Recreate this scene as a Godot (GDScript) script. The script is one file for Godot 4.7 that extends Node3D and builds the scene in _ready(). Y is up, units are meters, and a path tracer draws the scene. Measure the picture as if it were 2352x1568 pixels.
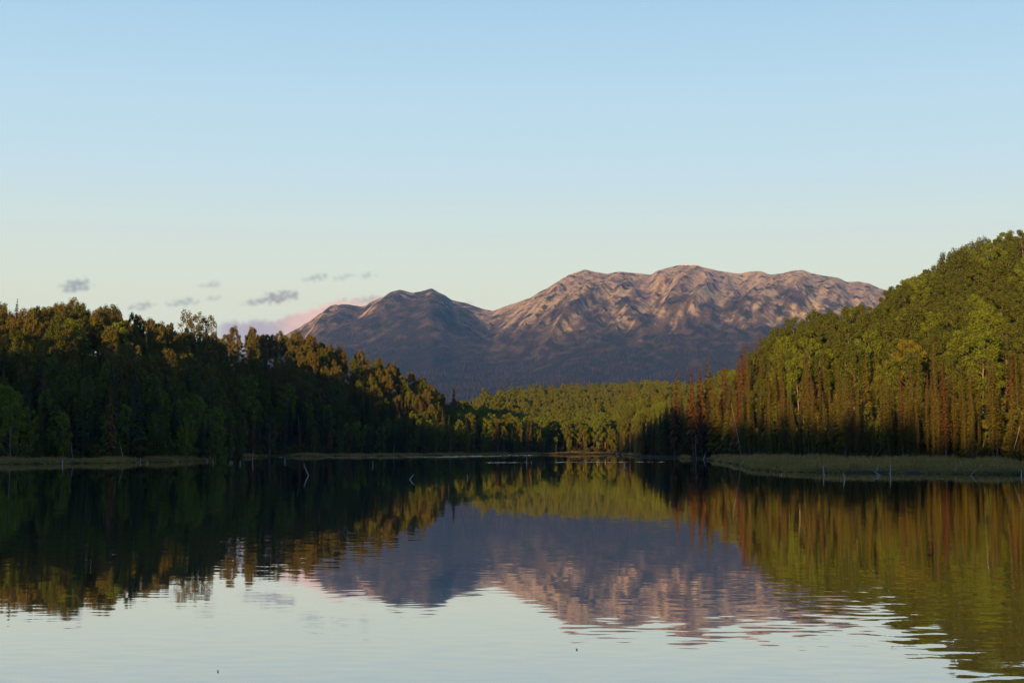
extends Node3D

# ---------------------------------------------------------------- the lens of the photograph
const FOCAL := 3265.0          # in pixels of a 2352 x 1568 picture
const HORIZON := 1028.0
const EYE := 2.5
var pitch := atan((HORIZON - 784.0) / FOCAL)

# ---------------------------------------------------------------- the lie of the land round the lake
# bearing (degrees from the view, clockwise): shore distance, first trees, ridge distance, ridge height
var land := [
	[-180.0, 4, 14, 280, 18], [-168.0, 4, 14, 280, 21], [-163.0, 5, 14, 262, 24], [-155.0, 5, 15, 228, 35], [-147.0, 6, 17, 195, 37], [-138.0, 8, 20, 168, 40], [-130.0, 12, 24, 172, 45], [-117.0, 18, 30, 178, 57],
	[-109.0, 24, 36, 208, 62], [-101.0, 34, 46, 212, 56], [-95.0, 48, 60, 192, 44], [-88.0, 72, 84, 190, 47], [-75.0, 105, 120, 260, 42], [-58.0, 160, 175, 320, 36], [-45.0, 190, 205, 345, 24], [-30.0, 215, 232, 345, 15], [-20.0, 227, 243, 350, 22], [-16.5, 236, 250, 372, 25], [-13.5, 256, 272, 400, 22],
	[-11.9, 280, 300, 435, 24], [-11.3, 385, 396, 455, 27], [-9.2, 412, 422, 485, 28.5], [-5.7, 424, 436, 505, 22.5], [-3.1, 436, 450, 520, 12],
	[-2.3, 446, 470, 700, 12], [-1.5, 462, 488, 900, 24], [1.3, 530, 552, 1250, 44], [4.0, 545, 572, 1250, 44], [4.6, 470, 490, 1250, 45],
	[5.2, 380, 392, 1250, 46], [6.0, 350, 364, 1250, 46], [7.4, 325, 338, 1200, 42], [8.2, 262, 325, 700, 24], [9.0, 214, 300, 400, 13],
	[9.6, 166, 275, 350, 14], [10.6, 150, 252, 345, 16], [12.5, 147, 228, 350, 20], [14.2, 145, 214, 370, 25], [15.8, 143, 205, 385, 33],
	[17.4, 142, 196, 400, 39], [19.8, 140, 188, 410, 45.5], [25.0, 137, 178, 420, 54], [40.0, 108, 138, 320, 40], [70.0, 60, 75, 220, 20],
	[110.0, 26, 38, 150, 10], [150.0, 8, 18, 230, 16], [180.0, 4, 14, 280, 18]]

var rng := RandomNumberGenerator.new()
var rough := FastNoiseLite.new()
var used := {}
var M := {}

func _noise(seed_value: int, frequency: float, octaves := 3) -> FastNoiseLite:
	var n := FastNoiseLite.new()
	n.seed = seed_value
	n.noise_type = FastNoiseLite.TYPE_SIMPLEX_SMOOTH
	n.frequency = frequency
	n.fractal_type = FastNoiseLite.FRACTAL_FBM if octaves > 1 else FastNoiseLite.FRACTAL_NONE
	n.fractal_octaves = octaves
	return n

# ================================================================ light and camera
func _ready() -> void:
	rng.seed = 20240817
	rough = _noise(5, 0.02, 3)

	var cam := Camera3D.new()
	cam.name = "camera"
	cam.fov = rad_to_deg(2.0 * atan(784.0 / FOCAL))
	cam.near = 0.1
	cam.far = 60000.0
	cam.position = Vector3(0, EYE, 0)
	cam.rotation.x = pitch
	add_child(cam)
	cam.current = true

	var we := WorldEnvironment.new()
	we.name = "world_environment"
	var env := Environment.new()
	env.background_mode = Environment.BG_SKY
	var sky := Sky.new()
	var pano := PanoramaSkyMaterial.new()
	pano.panorama = sky_picture()
	sky.sky_material = pano
	env.sky = sky
	env.background_energy_multiplier = 1.0
	env.tonemap_mode = Environment.TONE_MAPPER_LINEAR
	env.tonemap_exposure = 2.4
	env.sdfgi_enabled = true
	env.ssao_enabled = true
	env.ssil_enabled = true
	env.fog_enabled = true
	env.fog_density = 0.000038
	env.fog_light_color = Color(0.42, 0.66, 1.0)
	we.environment = env
	add_child(we)

	var sun := DirectionalLight3D.new()
	sun.name = "sun"
	sun.light_color = Color(1.0, 0.78, 0.47)
	sun.light_energy = 1.6
	sun.light_angular_distance = 0.5
	sun.shadow_enabled = true
	var towards := sun_towards()
	sun.look_at_from_position(Vector3.ZERO, -towards, Vector3.UP)
	add_child(sun)

	materials()
	terrain()
	mountains()
	lake()
	reeds()
	forest()
	snags()
	summit_station()
	flotsam()

func sun_towards() -> Vector3:
	var az := deg_to_rad(-158.0)
	var el := deg_to_rad(6.0)
	return Vector3(sin(az) * cos(el), sin(el), -cos(az) * cos(el))

func lin(r: float, g: float, b: float) -> Color:
	return Color(r, g, b).linear_to_srgb()

# ================================================================ sky: air and clouds
func air(elev: float) -> Color:
	var stops := [[-90.0, 0.075, 0.075, 0.067], [-1.0, 0.439, 0.406, 0.292], [0.0, 0.439, 0.406, 0.292], [3.0, 0.410, 0.398, 0.305], [6.0, 0.372, 0.381, 0.292], [8.5, 0.322, 0.364, 0.326],
		[11.0, 0.267, 0.342, 0.371], [14.3, 0.225, 0.317, 0.375], [17.5, 0.182, 0.282, 0.362], [26.0, 0.108, 0.204, 0.333], [40.0, 0.067, 0.137, 0.258], [60.0, 0.046, 0.100, 0.208], [90.0, 0.037, 0.083, 0.179]]
	var c := Color(0.1, 0.23, 0.5)
	for i in stops.size() - 1:
		if elev <= stops[i + 1][0]:
			var t: float = clampf((elev - stops[i][0]) / (stops[i + 1][0] - stops[i][0]), 0, 1)
			c = Color(stops[i][1], stops[i][2], stops[i][3]).lerp(Color(stops[i + 1][1], stops[i + 1][2], stops[i + 1][3]), t)
			break
	return c

func sky_picture() -> ImageTexture:
	var small := Image.create(4096, 2048, false, Image.FORMAT_RGBF)
	for y in 2048:
		var e := 90.0 - (y + 0.5) / 2048.0 * 180.0
		small.fill_rect(Rect2i(0, y, 4096, 1), air(e))
	# clouds low over the hills: place in the picture, half size, colour, strength
	var puffs := [
		[172, 655, 36, 14, Color(0.148, 0.156, 0.156), 0.85], [150, 664, 14, 6, Color(0.162, 0.170, 0.165), 0.6], [478, 654, 26, 7, Color(0.202, 0.208, 0.192), 0.6], [492, 684, 13, 5, Color(0.188, 0.193, 0.182), 0.6],
		[322, 703, 28, 9, Color(0.198, 0.180, 0.170), 0.75], [418, 695, 42, 8, Color(0.188, 0.185, 0.170), 0.7], [636, 684, 50, 15, Color(0.180, 0.156, 0.147), 0.95], [590, 695, 36, 7, Color(0.198, 0.180, 0.170), 0.7],
		[672, 680, 18, 9, Color(0.180, 0.156, 0.152), 0.8], [728, 637, 22, 8, Color(0.188, 0.189, 0.182), 0.7], [700, 642, 12, 4, Color(0.225, 0.237, 0.222), 0.4], [783, 637, 30, 5, Color(0.216, 0.222, 0.209), 0.55],
		[842, 633, 20, 6, Color(0.207, 0.208, 0.197), 0.6], [786, 690, 12, 5, Color(0.225, 0.203, 0.187), 0.6], [842, 690, 40, 11, Color(0.262, 0.197, 0.170), 0.7], [1075, 695, 14, 5, Color(0.270, 0.237, 0.209), 0.5]]
	var wob := _noise(31, 0.075, 5)
	var fine := _noise(32, 0.02, 3)
	for row in range(920, 1010):
		var e := PI / 2 - (row + 0.5) / 2048.0 * PI
		for col in range(-340, 40):
			var az := (col + 0.5) / 4096.0 * TAU
			var d := Vector3(sin(az) * cos(e), sin(e), -cos(az) * cos(e)).rotated(Vector3.RIGHT, -pitch)
			var px := 1176.0 + d.x / -d.z * FOCAL
			var py := 784.0 - d.y / -d.z * FOCAL
			if px < -60 or px > 1180:
				continue
			var c := small.get_pixel(posmod(col, 4096), row)
			var was := c
			var n := wob.get_noise_2d(px * 0.7, py * 1.5)
			for p in puffs:
				var q: float = 1.0 - pow((px - p[0]) / p[2], 2) - pow((py - p[1] + (px - p[0]) * 0.12) / p[3], 2)
				if q > -1.2:
					var a: float = smoothstep(0.0, 0.75, q + n * 1.9) * p[5]
					c = c.lerp(p[4], a)
			# the bank behind the foot of the mountain: mauve to the west, pink where the sun still reaches it
			var top := 742.0 - 22.0 * exp(-pow((px - 575.0) / 70.0, 2)) * 0.4
			if px > 610.0:
				top = lerpf(738.0, 686.0, clampf((px - 610.0) / 165.0, 0, 1))
			top += n * 9.0 + fine.get_noise_2d(px, 7.0) * 8.0
			var body := smoothstep(0.0, 9.0, py - top) * smoothstep(470.0, 530.0, px) * (1.0 - smoothstep(800.0, 860.0, px))
			if body > 0.0:
				var pink := smoothstep(610.0, 690.0, px + n * 30.0)
				var hue := Color(0.25, 0.205, 0.215).lerp(Color(0.45, 0.27, 0.205), pink)
				hue = hue.lerp(Color(0.277, 0.222, 0.231), smoothstep(0.0, 0.6, fine.get_noise_2d(px * 2.0, py * 3.0 + 60.0)) * 0.6)
				c = c.lerp(hue, body * 0.95)
			if c != was:
				small.set_pixel(posmod(col, 4096), row, c)
	return ImageTexture.create_from_image(small)

# ================================================================ materials
func mat(color: Color, roughness := 0.85, specular := 0.3) -> StandardMaterial3D:
	var m := StandardMaterial3D.new()
	m.albedo_color = color
	m.roughness = roughness
	m.metallic_specular = specular
	m.vertex_color_use_as_albedo = true
	return m

func leaf(color: Color, glow := 0.5) -> StandardMaterial3D:
	var m := mat(color, 0.7, 0.25)
	m.backlight_enabled = true
	m.backlight = Color(glow, glow, glow)
	return m

func materials() -> void:
	M.leaf_green = leaf(lin(0.071, 0.089, 0.012))
	M.leaf_bright = leaf(lin(0.110, 0.145, 0.014))
	M.leaf_olive = leaf(lin(0.110, 0.100, 0.018))
	M.leaf_brown = leaf(lin(0.108, 0.088, 0.020))  # same birches on the left hill, brown of grazing sun put into the colour
	M.leaf_yellow = leaf(lin(0.15, 0.14, 0.014))
	M.leaf_far = leaf(lin(0.094, 0.106, 0.011))
	M.needle = leaf(lin(0.108, 0.094, 0.014), 0.25)
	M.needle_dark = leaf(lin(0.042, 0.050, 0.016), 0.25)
	M.needle_rust = leaf(lin(0.100, 0.055, 0.018), 0.25)
	M.birch_bark = mat(lin(0.17, 0.145, 0.11))
	M.dark_bark = mat(lin(0.085, 0.065, 0.05))
	M.grey_wood = mat(lin(0.28, 0.265, 0.24))
	M.reed = leaf(lin(0.24, 0.205, 0.072), 0.3)
	M.ground = mat(lin(1, 1, 1), 0.95, 0.1)
	M.rock = mat(lin(1, 1, 1), 0.95, 0.1)
	var grain := NoiseTexture2D.new()
	grain.width = 512
	grain.height = 512
	grain.seamless = true
	grain.noise = _noise(88, 0.03, 5)
	M.rock.heightmap_enabled = false
	M.rock.normal_enabled = true
	var bumps := NoiseTexture2D.new()
	bumps.width = 1024
	bumps.height = 1024
	bumps.seamless = true
	bumps.as_normal_map = true
	bumps.bump_strength = 14.0
	bumps.noise = _noise(89, 0.045, 5)
	M.rock.normal_texture = bumps
	M.rock.normal_scale = 0.55
	M.rock.uv1_triplanar = true
	M.rock.uv1_world_triplanar = true
	M.rock.uv1_scale = Vector3.ONE / 700.0
	var w := StandardMaterial3D.new()
	w.albedo_color = lin(0.010, 0.014, 0.011)
	w.roughness = 0.02
	w.metallic_specular = 0.85
	w.clearcoat_enabled = true
	w.clearcoat = 1.0
	w.clearcoat_roughness = 0.02
	M.water = w
	M.white_paint = mat(lin(0.36, 0.35, 0.33), 0.6)
	M.steel = mat(lin(0.25, 0.24, 0.24), 0.6)

# ================================================================ mesh kit
class Geo:
	var v := PackedVector3Array()
	var n := PackedVector3Array()
	var c := PackedColorArray()
	var f := PackedInt32Array()

	func tri(a: Vector3, b: Vector3, d: Vector3, col: Color) -> void:
		var k := v.size()
		var m := (d - a).cross(b - a).normalized()
		v.append_array([a, b, d])
		n.append_array([m, m, m])
		c.append_array([col, col, col])
		f.append_array([k, k + 1, k + 2])

	func quad(a: Vector3, b: Vector3, d: Vector3, e: Vector3, m: Vector3, col: Color) -> void:
		var k := v.size()
		v.append_array([a, b, d, e])
		n.append_array([m, m, m, m])
		c.append_array([col, col, col, col])
		if (d - a).cross(b - a).dot(m) > 0.0:
			f.append_array([k, k + 1, k + 2, k, k + 2, k + 3])
		else:
			f.append_array([k, k + 2, k + 1, k, k + 3, k + 2])

	func tube(path: Array, radii: Array, sides: int, col: Color) -> void:
		var k := v.size()
		for i in path.size():
			var along: Vector3 = (path[mini(i + 1, path.size() - 1)] - path[maxi(i - 1, 0)]).normalized()
			var side := along.cross(Vector3(0.31, 0.2, 0.93)).normalized()
			var up := side.cross(along)
			for j in sides:
				var t := TAU * j / sides
				var out := side * cos(t) + up * sin(t)
				v.append(path[i] + out * radii[i])
				n.append(out)
				c.append(col)
		for i in path.size() - 1:
			for j in sides:
				var a := k + i * sides + j
				var b := k + i * sides + (j + 1) % sides
				_face(a, a + sides, b)
				_face(b, a + sides, b + sides)
		var e := v.size()
		v.append(path[-1])
		n.append((path[-1] - path[-2]).normalized())
		c.append(col)
		for j in sides:
			_face(k + (path.size() - 1) * sides + j, e, k + (path.size() - 1) * sides + (j + 1) % sides)

	func _face(a: int, b: int, d: int) -> void:   # front faces run clockwise, on the side the normals point to
		if (v[d] - v[a]).cross(v[b] - v[a]).dot(n[a] + n[b] + n[d]) >= 0.0:
			f.append_array([a, b, d])
		else:
			f.append_array([a, d, b])

	func into(mesh: ArrayMesh, m: Material) -> void:
		var a := []
		a.resize(Mesh.ARRAY_MAX)
		a[Mesh.ARRAY_VERTEX] = v
		a[Mesh.ARRAY_NORMAL] = n
		a[Mesh.ARRAY_COLOR] = c
		a[Mesh.ARRAY_INDEX] = f
		mesh.add_surface_from_arrays(Mesh.PRIMITIVE_TRIANGLES, a)
		mesh.surface_set_material(mesh.get_surface_count() - 1, m)

func done(g: Geo, m: Material) -> ArrayMesh:
	var mesh := ArrayMesh.new()
	g.into(mesh, m)
	return mesh

func numbered(called: String) -> String:
	used[called] = used.get(called, -1) + 1
	return called if used[called] == 0 else "%s_%03d" % [called, used[called]]

func tag(o: Node3D, label: String, category: String, group := "") -> void:
	o.set_meta("label", label)
	o.set_meta("category", category)
	if group:
		o.set_meta("group", group)

func part(called: String, mesh: Mesh, parent: Node) -> MeshInstance3D:
	var o := MeshInstance3D.new()
	o.name = called
	o.mesh = mesh
	parent.add_child(o, true)
	return o

func lone(called: String, mesh: Mesh, kind := "") -> MeshInstance3D:
	var o := MeshInstance3D.new()
	o.name = numbered(called)
	o.mesh = mesh
	if kind:
		o.set_meta("kind", kind)
	add_child(o, true)
	return o

func rnd(a: float, b: float) -> float:
	return rng.randf_range(a, b)

func ball() -> Vector3:
	var z := rnd(-1, 1)
	var t := rnd(0, TAU)
	var r := sqrt(1.0 - z * z)
	return Vector3(r * cos(t), z, r * sin(t))

# ================================================================ land
func around(az: float) -> Array:   # [shore, first trees, ridge, height] at a bearing in degrees
	for i in land.size() - 1:
		if az <= land[i + 1][0]:
			var t: float = clampf((az - land[i][0]) / (land[i + 1][0] - land[i][0]), 0, 1)
			t = t * t * (3 - 2 * t) * 0.5 + t * 0.5
			var a: Array = land[i]
			var b: Array = land[i + 1]
			var wig := rough.get_noise_2d(az * 22.0, 3.0) * 0.014
			return [lerpf(a[1], b[1], t) * (1.0 + wig), lerpf(a[2], b[2], t) * (1.0 + wig * 0.5), lerpf(a[3], b[3], t), lerpf(a[4], b[4], t)]
	return [4.0, 14.0, 120.0, 8.0]

func height(az: float, d: float) -> float:
	var p := around(az)
	if d < p[0]:
		return maxf(-2.5, -0.06 * (p[0] - d) - 0.02)
	var h := 0.22 * smoothstep(0.0, 1.5, d - p[0]) + 0.25 * smoothstep(0.0, 1.0, (d - p[0]) / maxf(p[1] - p[0], 1.0))
	if d > p[1]:
		var t: float = clampf((d - p[1]) / (p[2] - p[1]), 0, 1)
		var s: float = t * t * (3 - 2 * t)
		h += p[3] * (0.45 * s + 0.55 * pow(t, 1.25))
		var a := deg_to_rad(az)
		h += rough.get_noise_2d(sin(a) * d * 0.6, cos(a) * d * 0.6) * 3.0 * t
	if d > p[2]:
		h = lerpf(h, 22.0, smoothstep(p[2] + 20.0, p[2] * 1.25 + 350.0, d))
	return h

func spot(az: float, d: float, lift := 0.0) -> Vector3:
	var a := deg_to_rad(az)
	return Vector3(sin(a) * d, height(az, d) + lift, -cos(a) * d)

func terrain() -> void:
	var bearings := []
	var az := -180.0
	while az < 180.0:
		bearings.append(az)
		az += 0.2 if absf(az) < 26.0 else 2.0
	bearings.append(180.0)
	var g := Geo.new()
	var tint := _noise(12, 0.05, 3)
	var rows := 0
	for b in bearings:
		var p := around(b)
		var ds := [0.0, p[0] * 0.6, p[0] - 12.0 if p[0] > 30 else p[0] * 0.8, p[0] - 1.5, p[0], p[0] + 0.6, p[0] + 1.6, lerpf(p[0] + 1.6, p[1], 0.4), lerpf(p[0] + 1.6, p[1], 0.7), p[1]]
		for i in range(1, 25):
			ds.append(lerpf(p[1], p[2], i / 24.0))
		for i in range(1, 7):
			ds.append(p[2] + i * 60.0)
		for far in [1750.0, 2600.0, 5000.0, 9000.0, 14000.0]:
			ds.append(far)
		rows = ds.size()
		for d in ds:
			var q := spot(b, d)
			g.v.append(q)
			var k := tint.get_noise_2d(q.x, q.z)
			var moss: Color = Color(0.030, 0.032, 0.014).lerp(Color(0.050, 0.036, 0.022), clampf(k * 1.5 + 0.5, 0, 1))
			if d < p[0] + 1.0:
				moss = Color(0.030, 0.024, 0.017)
			elif d < p[1]:
				moss = Color(0.050, 0.045, 0.020).lerp(Color(0.035, 0.045, 0.018), clampf(k * 2.0 + 0.5, 0, 1))
			g.c.append(moss)
	for i in bearings.size() - 1:
		for j in rows - 1:
			var a := i * rows + j
			var b := a + rows
			g.f.append_array([a, a + 1, b, b, a + 1, b + 1])
	smooth(g)
	lone("ground", done(g, M.ground), "structure")

func smooth(g: Geo) -> void:
	g.n.resize(g.v.size())
	g.n.fill(Vector3.ZERO)
	for i in range(0, g.f.size(), 3):
		var a := g.f[i]
		var b := g.f[i + 1]
		var d := g.f[i + 2]
		var m := (g.v[d] - g.v[a]).cross(g.v[b] - g.v[a])
		if m.y < 0:
			m = -m
			g.f[i + 1] = d
			g.f[i + 2] = b
		g.n[a] += m
		g.n[b] += m
		g.n[d] += m
	for i in g.n.size():
		g.n[i] = g.n[i].normalized() if g.n[i].length_squared() > 0 else Vector3.UP

# ================================================================ mountains
const RIDGE := 7000.0
var skyline := [[-3000, 960], [-600, 900], [300, 850], [560, 812], [640, 775], [680, 755], [700, 742], [735, 720], [768, 701], [790, 698], [830, 703], [870, 684], [900, 668], [917, 664], [945, 671], [965, 668], [990, 661], [1015, 674], [1040, 689], [1065, 694],
	[1110, 709], [1132, 713], [1180, 696], [1215, 684], [1250, 664], [1290, 642], [1320, 625], [1345, 617], [1370, 623], [1395, 627], [1425, 622], [1470, 626], [1497, 629], [1515, 619], [1545, 611], [1563, 607], [1605, 607], [1618, 612], [1660, 621], [1700, 627], [1725, 622], [1752, 621], [1772, 629], [1800, 627], [1825, 620], [1848, 618], [1870, 626], [1900, 632], [1930, 636], [1950, 646], [1975, 645], [2000, 649], [2030, 662], [2120, 692], [2300, 740], [2700, 800], [3600, 880], [6000, 960]]

func crest(x: float) -> float:
	var px := 1176.0 + x / RIDGE * FOCAL
	for i in skyline.size() - 1:
		if px <= skyline[i + 1][0]:
			var t: float = clampf((px - skyline[i][0]) / float(skyline[i + 1][0] - skyline[i][0]), 0, 1)
			t = lerpf(t, t * t * (3 - 2 * t), 0.4)
			return EYE + (HORIZON - lerpf(skyline[i][1], skyline[i + 1][1], t)) / FOCAL * RIDGE
	return 140.0

func from_line(p: Vector2, line: Array) -> Vector2:   # distance to a polyline, and how far along it
	var best := Vector2(1e9, 0)
	for i in line.size() - 1:
		var a: Vector2 = line[i]
		var b: Vector2 = line[i + 1]
		var t := clampf((p - a).dot(b - a) / (b - a).length_squared(), 0, 1)
		var d := p.distance_to(a.lerp(b, t))
		if d < best.x:
			best = Vector2(d, (i + t) / (line.size() - 1))
	return best

func slope_at(px: float, t: float) -> Vector2:   # a place on the mountain's front: picture column, share of the way down
	var z := -RIDGE + 3200.0 * t
	return Vector2((px - 1176.0) / FOCAL * -z, z)

func axis(ranges: Array) -> PackedFloat32Array:
	var out := PackedFloat32Array()
	for r in ranges:
		var x: float = r[0]
		while x < r[1] - 0.001:
			out.append(x)
			x += r[2]
	out.append(ranges[-1][1])
	return out

var mountain_big := FastNoiseLite.new()
var mountain_mid := FastNoiseLite.new()
var mountain_fine := FastNoiseLite.new()
var mountain_crag := FastNoiseLite.new()
var spurs := []
var gullies := []

func mountain_height(x: float, z: float) -> float:
	var back := z < -RIDGE
	var t := clampf((z + RIDGE) / 3200.0, 0, 1.6)
	var top := crest(x * RIDGE / maxf(-z, 3000.0)) if not back else crest(x)
	var base := 118.0 - 70.0 * smoothstep(0.75, 1.6, t)
	if back:
		return top - minf((-RIDGE - z) * 0.55, top - 60.0)
	var fall := pow(maxf(1.0 - t, 0.0), 1.55)
	var h := base + (top - base) * fall
	var room := smoothstep(0.0, 0.10, t) * (1.0 - smoothstep(0.30, 0.62, t) * 0.8) * lerpf(0.45, 1.0, smoothstep(-250.0, 150.0, x))
	var sx := x + 420.0 * t + mountain_big.get_noise_2d(x * 0.5, z * 0.5) * 160.0
	var fold := 1.0 - absf(mountain_mid.get_noise_2d(sx, z * 0.22)) * 2.4
	h += (fold - 0.35) * 24.0 * room
	var p := Vector2(x, z)
	for s in spurs:
		var q := from_line(p, s[0])
		h += s[1] * 1.15 * pow(maxf(0.0, 1.0 - q.x / (2.1 * s[2])), 1.25) * smoothstep(0.0, 0.45, q.y) * (1.0 - smoothstep(0.75, 1.0, q.y))
	for s in gullies:
		var q := from_line(p, s[0])
		h -= s[1] * 1.15 * pow(maxf(0.0, 1.0 - q.x / (2.0 * s[2])), 1.15) * smoothstep(0.0, 0.3, q.y) * (1.0 - smoothstep(0.7, 1.0, q.y))
	h += mountain_fine.get_noise_2d(x * 1.25 + 0.42 * z, z * 0.07) * (3.0 + 17.0 * room) + mountain_crag.get_noise_2d(x + 0.4 * z, z * 0.6) * 1.6
	return h

func mountains() -> void:
	mountain_big = _noise(201, 0.0016, 3)
	mountain_mid = _noise(202, 0.0030, 3)
	mountain_fine = _noise(203, 0.008, 3)
	mountain_fine.fractal_type = FastNoiseLite.FRACTAL_RIDGED
	mountain_fine.fractal_octaves = 5
	mountain_fine.fractal_gain = 0.55
	mountain_crag = _noise(204, 0.03, 3)
	spurs = [
		[[slope_at(1345, 0.0), slope_at(1290, 0.12), slope_at(1230, 0.24), slope_at(1140, 0.44)], 75.0, 130.0],
		[[slope_at(1440, 0.0), slope_at(1400, 0.16), slope_at(1330, 0.32), slope_at(1250, 0.46)], 60.0, 110.0],
		[[slope_at(1580, 0.0), slope_at(1565, 0.15), slope_at(1540, 0.27), slope_at(1500, 0.42)], 70.0, 110.0],
		[[slope_at(1680, 0.02), slope_at(1650, 0.15), slope_at(1615, 0.27), slope_at(1560, 0.42)], 60.0, 90.0],
		[[slope_at(1848, 0.0), slope_at(1780, 0.14), slope_at(1720, 0.25), slope_at(1640, 0.4)], 70.0, 110.0],
		[[slope_at(1960, 0.0), slope_at(1910, 0.14), slope_at(1850, 0.26), slope_at(1790, 0.36)], 55.0, 120.0],
		[[slope_at(917, 0.0), slope_at(880, 0.10), slope_at(820, 0.22), slope_at(760, 0.34)], 50.0, 110.0],
		[[slope_at(990, 0.0), slope_at(1010, 0.14), slope_at(1000, 0.26), slope_at(960, 0.4)], 55.0, 120.0],
		[[slope_at(780, 0.0), slope_at(745, 0.08), slope_at(720, 0.2)], 35.0, 90.0]]
	gullies = [
		[[slope_at(1625, 0.06), slope_at(1598, 0.2), slope_at(1575, 0.33), slope_at(1555, 0.45)], 50.0, 60.0],
		[[slope_at(1740, 0.05), slope_at(1700, 0.18), slope_at(1665, 0.3), slope_at(1620, 0.42)], 48.0, 62.0],
		[[slope_at(1530, 0.1), slope_at(1520, 0.22), slope_at(1490, 0.36)], 40.0, 60.0],
		[[slope_at(1380, 0.04), slope_at(1345, 0.13), slope_at(1280, 0.24)], 45.0, 70.0],
		[[slope_at(1125, 0.06), slope_at(1140, 0.22), slope_at(1130, 0.4)], 22.0, 170.0],
		[[slope_at(825, 0.05), slope_at(800, 0.16), slope_at(770, 0.3)], 30.0, 70.0]]
	var xs := axis([[-12000, -3000, 600], [-3000, -1750, 80], [-1750, 2500, 8.5], [2500, 3600, 80], [3600, 14000, 600]])
	var zs := axis([[-9500, -7400, 150], [-7400, -7060, 30], [-7060, -5400, 8.5], [-5400, -4000, 16], [-4000, -1500, 120]])
	var g := Geo.new()
	var veg := _noise(211, 0.006, 4)
	var blot := _noise(212, 0.02, 4)
	var streak := _noise(213, 0.012, 4)
	var speck := _noise(215, 0.045, 2)
	var nx := xs.size()
	for z in zs:
		for x in xs:
			g.v.append(Vector3(x, mountain_height(x, z), z))
	g.f.resize((nx - 1) * (zs.size() - 1) * 6)
	var at := 0
	for j in zs.size() - 1:
		for i in nx - 1:
			var a := j * nx + i
			g.f[at] = a
			g.f[at + 1] = a + 1
			g.f[at + 2] = a + nx
			g.f[at + 3] = a + 1
			g.f[at + 4] = a + nx + 1
			g.f[at + 5] = a + nx
			at += 6
	smooth(g)
	g.c.resize(g.v.size())
	for k in g.v.size():
		var p := g.v[k]
		var t := (p.z + RIDGE) / 3200.0
		var steep := 1.0 - g.n[k].y
		# bare scree and rock above, tundra and scrub in patches, burnt and living forest on the lower slopes
		var bare := blot.get_noise_2d(p.x, p.z) * 0.5 + streak.get_noise_2d(p.x * 1.3 + p.z * 0.44, p.z * 0.12) * 0.6
		var rock := Color(0.36, 0.275, 0.17).lerp(Color(0.20, 0.138, 0.105), smoothstep(-0.2, 0.25, bare + (speck.get_noise_2d(p.x, p.z) * 0.45)))
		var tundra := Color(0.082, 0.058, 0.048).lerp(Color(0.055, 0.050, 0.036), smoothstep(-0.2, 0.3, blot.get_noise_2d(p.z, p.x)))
		var scrub := Color(0.028, 0.033, 0.022)
		var wood := Color(0.033, 0.029, 0.030).lerp(Color(0.024, 0.028, 0.022), smoothstep(-0.1, 0.4, veg.get_noise_2d(p.x + 900.0, p.z)))
		var line := t + veg.get_noise_2d(p.x, p.z * 0.7) * 0.20 - steep * 0.35 + 0.22 * (1.0 - smoothstep(-250.0, 100.0, p.x))  # last term paints the left peak's shade as extra dark tundra colour
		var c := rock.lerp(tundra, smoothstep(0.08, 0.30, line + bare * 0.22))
		var patch := veg.get_noise_2d(p.x * 1.9 + 300.0, p.z * 1.2) * 0.65 + blot.get_noise_2d(p.x * 0.8, p.z * 0.5 + 77.0) * 0.5
		c = c.lerp(scrub, smoothstep(0.16, 0.30, patch + smoothstep(0.15, 0.5, line) * 0.16) * 0.85)
		c = c.lerp(wood, smoothstep(0.26, 0.52, line + patch * 0.6))
		if absf(p.x - 1262.0) < 9.0 and absf(t - 0.12) < 0.004 or absf(p.x - 1130.0) < 6.0 and absf(t - 0.13) < 0.004:
			c = Color(0.75, 0.75, 0.78)
		g.c[k] = c * (1.0 + 0.13 * sin(k * 12.9898) * sin(k * 78.233 + p.x))
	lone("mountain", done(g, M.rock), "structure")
	# a snowy peak much farther off, just showing past the foot of the mountain
	var far := Geo.new()
	var fx := axis([[-5200, -2400, 60]])
	var fz := axis([[-14000, -12500, 60]])
	for z in fz:
		for x in fx:
			var d := Vector2((x + 2050.0) / 420.0, (z + 13200.0) / 600.0).length()
			far.v.append(Vector3(x, 1130.0 * exp(-d * 0.42) + mountain_mid.get_noise_2d(x * 2.0, z * 2.0) * 90.0 - 120.0, z))
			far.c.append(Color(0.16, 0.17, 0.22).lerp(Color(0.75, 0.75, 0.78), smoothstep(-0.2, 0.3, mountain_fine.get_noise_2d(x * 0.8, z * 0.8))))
	for j in fz.size() - 1:
		for i in fx.size() - 1:
			var a := j * fx.size() + i
			far.f.append_array([a, a + 1, a + fx.size(), a + 1, a + fx.size() + 1, a + fx.size()])
	smooth(far)
	lone("distant_mountain", done(far, M.rock), "structure")
	# standing trees on the lower slopes, mostly burnt, far too many and too far to count
	var spike := Geo.new()
	var lr := rng.state
	for i in 9:
		var t := i / 9.0
		for j in 4:
			var a := TAU * (j / 4.0) + i * 0.9
			var r := 1.5 * (1.0 - t) + 0.25
			var o := Vector3(cos(a) * r, 12.0 * t + 0.8, sin(a) * r)
			var s := Vector3(-sin(a), 0, cos(a)) * r * 0.45
			spike.tri(Vector3(0, 12.0 * t + 2.4, 0), o + s, o - s, Color.WHITE)
	var mesh := done(spike, mat(lin(0.045, 0.036, 0.036)))
	var where: Array[Transform3D] = []
	var tints: Array[Color] = []
	var stand := _noise(214, 0.004, 3)
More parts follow.
